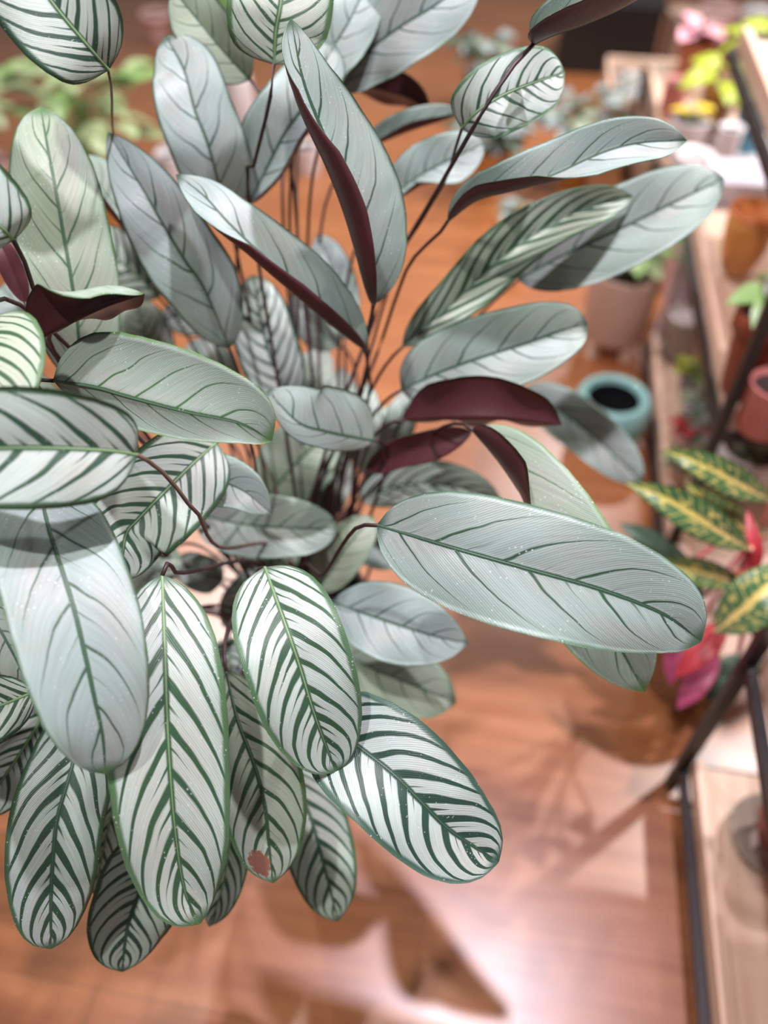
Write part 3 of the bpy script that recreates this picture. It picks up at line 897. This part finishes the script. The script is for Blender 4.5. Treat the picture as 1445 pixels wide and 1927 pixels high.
# ------------------------------------------------------------------ potted things behind
def pot_profile(kind, r, h):
    w = r * 0.09
    if kind == 'round':
        return [(r * .55, 0), (r * .62, h * .03), (r * .86, h * .22), (r * 1.0, h * .5), (r * .98, h * .72), (r * .88, h * .92), (r * .80, h), (r * .66, h * 1.01), (r * .60, h * .97), (r * .62, h * .85)]
    if kind == 'bowl':
        return [(r * .5, 0), (r * .58, h * .02), (r * .85, h * .35), (r * .97, h * .7), (r, h), (r - w, h), (r - w * 1.6, h * .85)]
    if kind == 'rim':
        return [(r * .66, 0), (r * .68, h * .02), (r * .88, h * .74), (r * .89, h * .76), (r, h * .77), (r, h), (r - w, h), (r - w * 1.3, h * .86)]
    if kind == 'cyl':
        return [(r * .88, 0), (r * .90, h * .02), (r * .99, h * .97), (r, h), (r - w * 1.3, h), (r - w * 1.5, h * .88)]
    return [(r * .7, 0), (r * .72, h * .02), (r, h), (r - w, h), (r - w * 1.4, h * .86)]


def pot(root, base, kind, r, h, mat, fill='soil', name='pot', rim=None):
    pr = pot_profile(kind, r, h)
    o = lathe(name, pr, base, M[mat], root)
    ri, zi = pr[-1]
    zi2 = zi
    lathe('soil' if fill == 'soil' else 'hollow_shade', [(ri * .96, zi2 - .004), (ri * .985, zi2), (ri * .5, zi2 + .003), (0, zi2 + .004)], base, M[fill], root, seg=28)  # in open pots this is a near-black cap painting the inner shade
    if rim:
        z0 = h * 0.97
        lathe('rim', [(r * .985, z0 - h * .04), (r * 1.03, z0), (r * 1.03, h * 1.02), (r * .93, h * 1.03), (r * .9, h * .95)], base, M[rim], o)
    return o


LEAFMESH = {}


def small_leaf_mesh(key, L, W, droop, mat):
    if key in LEAFMESH:
        return LEAFMESH[key]
    nu, nv = 9, 4
    V, Fc = [], []
    for lay in (0, 1):
        for i in range(nu):
            u = i / (nu - 1)
            w = W * prof_interp(PROF['lance'], u)
            for j in range(nv + 1):
                v = 2 * j / nv - 1
                V.append((v * w, u * L * (1 - 0.25 * droop * u), -droop * L * 0.55 * u * u + abs(v) * w * 0.25 - lay * 0.0006))
    off = nu * (nv + 1)
    for i in range(nu - 1):
        for j in range(nv):
            a = i * (nv + 1) + j
            q = (a, a + 1, a + nv + 2, a + nv + 1)
            Fc.append(q)
            Fc.append(tuple(off + x for x in q[::-1]))
    me = bpy.data.meshes.new('small_leaf')
    me.from_pydata(V, [], Fc)
    me.materials.append(M[mat])
    me.polygons.foreach_set('use_smooth', [True] * len(me.polygons))
    LEAFMESH[key] = me
    return me


def rosette(root, base, n, L, W, mat, lift=(20, 70), stem=0.0, droop=0.6, mats=None, rs=1, spread=0.0, stem_mat='green'):
    """n leaves around base (world); with stem>0 each leaf sits on its own stalk"""
    r = random.Random(rs)
    for i in range(n):
        mt = mat if not mats else r.choice(mats)
        me = small_leaf_mesh((mt, round(L, 3), round(W, 3), droop), L, W, droop, mt)
        o = bpy.data.objects.new('leaf', me)
        COL.objects.link(o)
        o.parent = root
        az = i * 2.39996 + r.uniform(-.35, .35)
        el = math.radians(r.uniform(*lift))
        d = np.array([math.cos(az), math.sin(az), 0.0])
        s = stem * r.uniform(0.45, 1.0)
        p0 = np.asarray(base) + d * spread * r.uniform(0, 1)
        tip = p0 + d * s * math.cos(el) * 0.7 + np.array([0, 0, s * math.sin(el)])
        if stem > 0:
            tube('stalk', [p0, (p0 + tip) / 2 - d * s * .08, tip], 0.0016, 0.0011, M[stem_mat], root, sides=5, n=6)
        o.location = Vector(tip) - Vector(root.location)
        o.rotation_euler = (math.radians(r.uniform(-5, 30)) if stem else el * 0.8, r.uniform(-.3, .3), az - math.pi / 2)
        sc = r.uniform(.75, 1.15)
        o.scale = (sc, sc, sc)


def place(name, label, cat, px, py, z0, h, rpx, kind, mat, fill='soil', rim=None, group=None):
    """pot whose rim centre shows at pixel (px, py); it stands on the plane z0 and is h tall"""
    c = gp(px, py, z0 + h)
    r = rpx * depth(c) / FPX
    base = np.array([c[0], c[1], z0])
    root = empty(name, tuple(base), label, cat, group)
    pot(root, base, kind, r, h, mat, fill, rim=rim)
    return root, base, r


def above(base, h):
    return np.asarray(base) + np.array([0, 0, h])


# teal pot on the floor
c = gp(1157, 744, 0.15)
r = 73 * depth(c) / FPX
b0 = np.array([c[0], c[1], 0.0])
root = empty('ceramic_pot', tuple(b0), 'empty round teal ceramic pot with a dark opening on the floor', 'pot')
lathe('pot', [(r * .55, 0), (r * .62, .004), (r * .84, .03), (r * .97, .07), (r, .10), (r * .985, .125), (r * .93, .145), (r * .85, .152), (r * .74, .152), (r * .69, .146), (r * .68, .135)], b0, M['teal'], root)
lathe('shade_lining', [(r * .68, .137), (r * .674, .138), (r * .70, .10), (r * .70, .06), (r * .55, .02), (0, .018)], b0, M['hollow_shade'], root)  # shade in the pot's depth painted as a near-black inner skin

# pale clay planter on wooden feet
c = gp(1182, 503, 0.25)
r = 69 * depth(c) / FPX
b0 = np.array([c[0], c[1], 0.0])
root = empty('footed_planter', tuple(b0), 'pale clay planter standing on short wooden feet beyond the teal pot', 'potted plant')
lathe('pot', [(p_[0], p_[1] + 0.06) for p_ in pot_profile('cyl', r, 0.19)], b0, M['clay'], root)
lathe('soil', [(r * .84, .222), (r * .86, .226), (0, .23)], b0, M['soil'], root, seg=28)
lathe('foot_ring', [(r * .80, .050), (r * .82, .050), (r * .82, .062), (r * .6, .062)], b0, M['wood'], root)
for k in range(4):
    a = k * math.pi / 2 + 0.6
    box('foot', b0 + np.array([math.cos(a) * r * .72, math.sin(a) * r * .72, 0.03]), (0.028, 0.028, 0.06), M['wood'], root, (math.cos(a), math.sin(a)), 0.002)
rosette(root, above(b0, .225), 26, .085, .024, 'fresh_green', (40, 80), .13, .5, mats=['fresh_green', 'green', 'pale_green'], rs=3)

# croton in the gap between the two shelves
CB = np.array([0.575, 0.80, 0.0])
croton = empty('potted_croton', tuple(CB), 'croton with yellow veined green leaves and red lower leaves in a tan pot', 'potted plant')
pot(croton, CB, 'rim', 0.118, 0.20, 'tan', 'soil', rim='clay')
crown = above(CB, 0.40)
tube('trunk', [above(CB, .16), above(CB, .30) + np.array([.02, 0, 0]), crown], .008, .006, M['stone'], croton)


def croton_leaf(pts, w, mat, A=8, B=8, seed=0.0, stalk='red_stem'):
    p3 = [P(*q) for q in pts]
    dm = sum(q[2] for q in pts) / len(pts)
    o, c_ = blade('leaf', p3, w / FPX * dm, A, B, [M[mat], M['red_leaf'] if mat == 'croton' else M[mat]], croton, 'lance', nu=26, nv=5, seed=seed)
    o['p_seed'] = float(seed)
    e = crown + np.array([random.Random(int(seed * 10)).uniform(-.01, .01), 0, random.Random(int(seed * 7)).uniform(-.08, .03)])
    tube('stalk', [c_[0], (c_[0] + e) / 2 + np.array([0, 0, .02]), e], .0035, .0035, M[stalk], o, n=10)


croton_leaf([(1412, 1035, 1.02), (1330, 985, 1.0), (1255, 940, 1.0), (1176, 908, 1.02)], 36, 'croton', 10, 8, 1.0, 'coral')
croton_leaf([(1450, 942, 1.05), (1380, 905, 1.03), (1310, 870, 1.03), (1245, 846, 1.05)], 32, 'croton', 10, 8, 2.0, 'coral')
croton_leaf([(1345, 1190, 1.05), (1395, 1150, 1.03), (1440, 1110, 1.02), (1500, 1060, 1.03)], 50, 'croton', 8, 8, 3.0, 'coral')
croton_leaf([(1440, 1010, 1.10), (1380, 985, 1.09), (1330, 950, 1.09), (1290, 905, 1.1)], 36, 'croton', 8, 8, 4.0)
croton_leaf([(1400, 1100, 1.12), (1330, 1080, 1.11), (1270, 1068, 1.11), (1205, 1070, 1.12)], 30, 'croton', 15, 30, 5.0)
croton_leaf([(1370, 1165, 1.12), (1335, 1205, 1.11), (1305, 1240, 1.11), (1270, 1275, 1.12)], 26, 'red_leaf', 8, 8, 6.0)
croton_leaf([(1350, 1215, 1.16), (1325, 1260, 1.15), (1300, 1300, 1.15), (1274, 1336, 1.16)], 26, 'magenta_leaf', 8, 8, 7.0)
croton_leaf([(1415, 1085, 1.07), (1422, 1040, 1.05), (1415, 1000, 1.05), (1405, 955, 1.06)], 14, 'red_leaf', 8, 8, 8.0)
croton_leaf([(1420, 1200, 1.13), (1430, 1180, 1.12), (1450, 1160, 1.12), (1480, 1150, 1.12)], 30, 'magenta_leaf', 8, 8, 9.0)
croton_leaf([(1300, 1060, 1.2), (1250, 1040, 1.19), (1210, 1010, 1.19), (1165, 985, 1.2)], 26, 'deep_leaf', 8, 8, 10.0)
croton_leaf([(1330, 1120, 1.2), (1280, 1110, 1.19), (1240, 1110, 1.19), (1190, 1120, 1.2)], 26, 'deep_leaf', 8, 8, 11.0)
croton_leaf([(1390, 1230, 1.2), (1370, 1260, 1.19), (1350, 1290, 1.19), (1330, 1320, 1.2)], 26, 'deep_leaf', 8, 8, 12.0)
croton_leaf([(1310, 1180, 1.2), (1290, 1210, 1.19), (1270, 1240, 1.19), (1262, 1290, 1.2)], 22, 'magenta_leaf', 8, 8, 13.0)

# --- on the shelf beside the teal pot (tiers .08 and .45)
root, b0, r = place('glazed_pot', 'orange glazed pot with a flared bright rim on the middle shelf tier', 'pot', 1424, 396, 0.463, 0.13, 48, 'bowl', 'orange', 'hollow_shade', rim='rim_orange')
root, b0, r = place('terracotta_pot', 'dark terracotta pot with white ceramic insert on the shelf at right edge', 'potted plant', 1462, 585, 0.463, 0.16, 70, 'rim', 'terra_dark', 'soil')
lathe('insert', [(p_[0], p_[1]) for p_ in pot_profile('bowl', r * .55, .06)], above(b0, .145), M['white'], root)
rosette(root, above(b0, .18), 10, .07, .02, 'fresh_green', (30, 70), .03, rs=9)
place('red_pot', 'rose red ceramic pot low on the shelf at right edge', 'pot', 1466, 722, 0.463, 0.09, 52, 'cyl', 'rose', 'soil')
root, b0, r = place('succulent_pot', 'white bowl holding a grey green rosette succulent at right edge', 'potted plant', 1420, 840, 0.093, 0.12, 62, 'bowl', 'white', 'soil')
rosette(root, above(b0, .105), 22, r * .75, r * .2, 'succulent', (10, 60), 0, 0.1, rs=5)
# small plants along the lower tier
sm = [(1290, 690, 22, 'greypot', ['lime', 'fresh_green'], 'small yellow green seedling in a grey pot on the low shelf tier'),
      (1300, 745, 24, 'lavender', ['succulent', 'silver_leaf'], 'tiny silvery succulent in a lavender pot on the low shelf tier'),
      (1340, 735, 22, 'greypot', ['succulent', 'fresh_green'], 'small dull green succulent in a grey pot behind the black shelf leg'),
      (1280, 800, 22, 'pinkpot', ['red_leaf', 'deep_leaf'], 'small red leaved plant in a pink pot above the croton leaf tips'),
      (1320, 800, 22, 'white', ['silver_leaf', 'succulent'], 'tiny grey leaved plant in a white pot above the croton'),
      (1270, 860, 22, 'clay', ['deep_leaf', 'green'], 'small dark green plant in a clay pot behind the croton leaf tips'),
      (1335, 870, 22, 'pinkpot', ['green', 'red_leaf'], 'small mixed red and green plant behind the upper croton leaf')]
for i, (px, py, rp, mt, ms, lb) in enumerate(sm):
    root, b0, r = place('seedling_pot', lb, 'potted plant', px + 14, py + 10, 0.093, 0.06, rp, 'rim', mt, 'soil', group='small pots on the low shelf tier')
    rosette(root, above(b0, .055), 12, .042, .012, 'green', (20, 70), .03, .4, mats=ms, rs=20 + i)

# --- floor between planter and shelves
place('terracotta_pot', 'small terracotta pot standing between the pale planter and the shelf', 'pot', 1305, 515, 0.0, 0.16, 30, 'rim', 'terra', 'soil')
place('plastic_pot', 'grey brown pot with a white collar in front of the small terracotta pot', 'pot', 1296, 592, 0.093, 0.12, 34, 'cyl', 'stone', 'soil', rim='white')

# --- shelf behind the orange pot (tier .45 / .08)
c = gp(1396, 322, 0.5)
root = empty('patterned_planter', (c[0], c[1], 0.0), 'tall white lavender box planter with orange blotches behind the orange pot', 'planter')
box('carton', (c[0], c[1], 0.25), (0.15, 0.14, 0.50), M['lavender'], root, SD, 0.006)
for k, (ox, oz) in enumerate([(-.03, .36), (.035, .45), (.0, .41), (.03, .33)]):
    q = np.array([c[0], c[1], 0.0]) + SP * ox - SD * 0.071 + np.array([0, 0, oz])
    box('printed_blotch', q, (0.035, 0.003, 0.03), M['orange'], root, SD, 0.001)
TZ = 0.333
root, b0, r = place('ceramic_pot', 'blue teal pot in a white saucer at the upper right edge', 'pot', 1428, 200, TZ, 0.13, 34, 'rim', 'bluepot', 'soil')
lathe('saucer', [(r * 1.2, 0), (r * 1.9, .012), (r * 2.0, .03), (r * 1.9, .03), (r * 1.15, .012)], b0, M['white'], root)
root, b0, r = place('ceramic_pot', 'white ring shaped pot with a yellow bloom at the upper right', 'potted plant', 1302, 222, TZ, 0.10, 38, 'cyl', 'white', 'soil')
rosette(root, above(b0, .09), 8, .05, .02, 'yellow_flower', (30, 60), .05, .3, rs=31)
root, b0, r = place('ceramic_vase', 'tall pink and white vase below the yellow bloom', 'vase', 1308, 296, 0.0, 0.40, 36, 'round', 'pinkpot', 'hollow_shade', rim='white')
root, b0, r = place('glazed_pot', 'amber pot with lime green leaves at the upper right', 'potted plant', 1362, 160, TZ, 0.15, 34, 'rim', 'amber', 'soil')
rosette(root, above(b0, .13), 9, .11, .036, 'lime', (25, 60), .08, .7, rs=34)
root, b0, r = place('glazed_pot', 'white pot with lime green leaves at the top right corner', 'potted plant', 1432, 95, TZ, 0.15, 34, 'rim', 'white', 'soil')
rosette(root, above(b0, .13), 9, .13, .04, 'lime', (25, 60), .10, .7, rs=36)
root, b0, r = place('flower_pot', 'pot of pink blossom near the top right', 'potted plant', 1315, 72, TZ, 0.12, 34, 'rim', 'terra', 'soil')
rosette(root, above(b0, .11), 14, .07, .035, 'pink_flower', (40, 80), .06, .3, mats=['pink_flower', 'pink_flower', 'white_flower'], rs=38)
place('ceramic_pot', 'rose pot behind the lime leaves beside the white ring pot', 'pot', 1276, 150, TZ, 0.10, 24, 'cyl', 'rose', 'soil')
place('ceramic_pot', 'white cup beside the blue teal pot', 'pot', 1378, 238, TZ, 0.10, 24, 'cyl', 'white', 'soil')
place('ceramic_pot', 'cream pot on the floor at the top, left of the pale pink bowl', 'pot', 1292, 22, 0.0, 0.2, 34, 'cyl', 'clay', 'soil')
place('ceramic_pot', 'pale pink bowl on the floor at the top edge', 'pot', 1355, 14, 0.0, 0.16, 36, 'bowl', 'pinkpot', 'hollow_shade')
place('ceramic_pot', 'white pot at the top edge near the right corner', 'pot', 1430, 18, 0.0, 0.2, 32, 'cyl', 'white', 'soil')

# wooden crate with grey pots
c = gp(1215, 150, 0.2)
CRC = np.array([c[0], c[1], 0.0])
crate = empty('wooden_crate', tuple(CRC), 'open wooden crate of small grey pots on the floor at upper right', 'crate')
cw, cl, ch = 0.27, 0.42, 0.20
box('base_board', CRC + np.array([0, 0, .012]), (cw, cl, .015), M['wood_warm'], crate, SD)
for sgn in (-1, 1):
    for z in (.05, .115, .18):
        box('slat', CRC + SP * sgn * cw / 2 + np.array([0, 0, z]), (.014, cl, .052), M['wood'], crate, SD)
        box('slat', CRC + SD * sgn * cl / 2 + np.array([0, 0, z]), (cw, .014, .052), M['wood'], crate, SD)
for i, (a, q, mt) in enumerate([(-.06, -.12, 'greypot'), (.06, -.11, 'white'), (-.06, .0, 'lavender'), (.06, .02, 'greypot'), (-.05, .13, 'white'), (.06, .14, 'lavender')]):
    b0 = CRC + SP * a + SD * q + np.array([0, 0, .0205])
    rt = empty('nursery_pot', tuple(b0), ['grey pot at the near left corner inside the wooden crate', 'white pot at the near right corner inside the wooden crate',
                                          'lavender pot at the middle left inside the wooden crate', 'grey pot at the middle right inside the wooden crate',
                                          'white pot at the far left inside the wooden crate', 'lavender pot at the far right inside the wooden crate'][i], 'potted plant', 'small pots in the wooden crate')
    pot(rt, b0, 'rim', .045, .15, mt)
    rosette(rt, above(b0, .13), 8, .06, .016, 'silver_leaf', (30, 70), .03, .5, mats=['silver_leaf', 'succulent'], rs=50 + i)
c = gp(1140, 70, 0.1)
root = empty('storage_bin', (c[0], c[1], 0), 'black box on the floor at the top behind the silvery plant', 'bin')
box('bin_body', (c[0], c[1], .13), (.42, .36, .256), M['black'], root, SD, .01)
box('bin_lid', (c[0], c[1], .268), (.44, .38, .022), M['black'], root, SD, .006)

# silvery bushy plants in orange pots on the floor
for i, (px, py, fl, L, W, n, lb, mt) in enumerate([
        (925, 275, .13, .085, .030, 46, 'orange pot with silvery bushy foliage left of the black box', 'orange'),
        (1092, 262, .17, .085, .030, 56, 'amber pot with dense silvery foliage in front of the black box', 'amber'),
        (970, 400, .05, .05, .018, 10, 'orange pot with sparse green seedlings behind the twisted leaf', 'orange'),
        (905, 130, .16, .085, .030, 44, 'grey pot with silvery foliage farthest back at the top', 'greypot')]):
    root, b0, r = place('foliage_pot', lb, 'potted plant', px, py, 0.0, 0.17, 38 if i < 3 else 30, 'rim', mt, 'soil', group='floor pots of silvery foliage')
    rosette(root, above(b0, .15), n, L, W, 'silver_leaf', (25, 80), fl, .5, mats=['silver_leaf', 'silver_leaf', 'deep_leaf', 'succulent'], rs=60 + i, spread=.03)

# upper left: pale green arching plant and a few pots
root, b0, r = place('foliage_pot', 'orange pot with long pale green arching leaves at upper left', 'potted plant', 190, 335, 0.0, 0.18, 46, 'rim', 'orange', 'soil')
rosette(root, above(b0, .16), 46, .15, .034, 'pale_green', (40, 88), .40, .5, mats=['pale_green', 'fresh_green', 'pale_green'], rs=71, stem_mat='fresh_green')
root, b0, r = place('foliage_pot', 'pink pot with pale green leaves at the top left edge', 'potted plant', -25, 300, 0.0, 0.16, 40, 'rim', 'pinkpot', 'soil')
rosette(root, above(b0, .14), 26, .13, .032, 'pale_green', (40, 85), .34, .7, mats=['pale_green', 'fresh_green'], rs=72, stem_mat='fresh_green')
place('ceramic_pot', 'white pot behind the upright silver leaf at upper left', 'pot', 318, 285, 0.0, 0.14, 34, 'round', 'white', 'hollow_shade')
place('ceramic_pot', 'tall white vase between the silver leaves at the top', 'vase', 448, 140, 0.0, 0.24, 26, 'round', 'white', 'hollow_shade')
place('ceramic_pot', 'small white pot showing through the clump near the tall folded leaf', 'pot', 578, 272, 0.0, 0.10, 24, 'cyl', 'white', 'hollow_shade')
root, b0, r = place('foliage_pot', 'amber pot with green leaves at the top edge left of centre', 'potted plant', 395, 15, 0.0, 0.16, 36, 'rim', 'amber', 'soil')
rosette(root, above(b0, .14), 12, .14, .03, 'fresh_green', (35, 80), .14, .7, rs=75)
place('ceramic_pot', 'pale pink pot at the top edge near the left corner', 'pot', 292, 22, 0.0, 0.14, 30, 'rim', 'pinkpot', 'soil')

# on the near shelf: stone dish and brown pot with a white tag
c = gp(1452, 1580, 0.113)
b0 = np.array([c[0], c[1], 0.113])
root = empty('pot_on_dish', tuple(b0), 'brown pot with a white tag standing on a grey stone dish at the right edge', 'potted plant')
lathe('stone_dish', [(.05, 0), (.062, .004), (.066, .016), (.06, .016), (.05, .01)], b0, M['stone'], root)
lathe('pot', [(p_[0], p_[1]) for p_ in pot_profile('rim', .042, .075)], above(b0, .010), M['rose'], root)
lathe('soil', [(.034, .07), (.035, .073), (0, .075)], b0, M['soil'], root, seg=24)
box('tag', b0 + np.array([-.042, -.012, .035]), (.003, .022, .026), M['white'], root, (0.25, 1), .001)
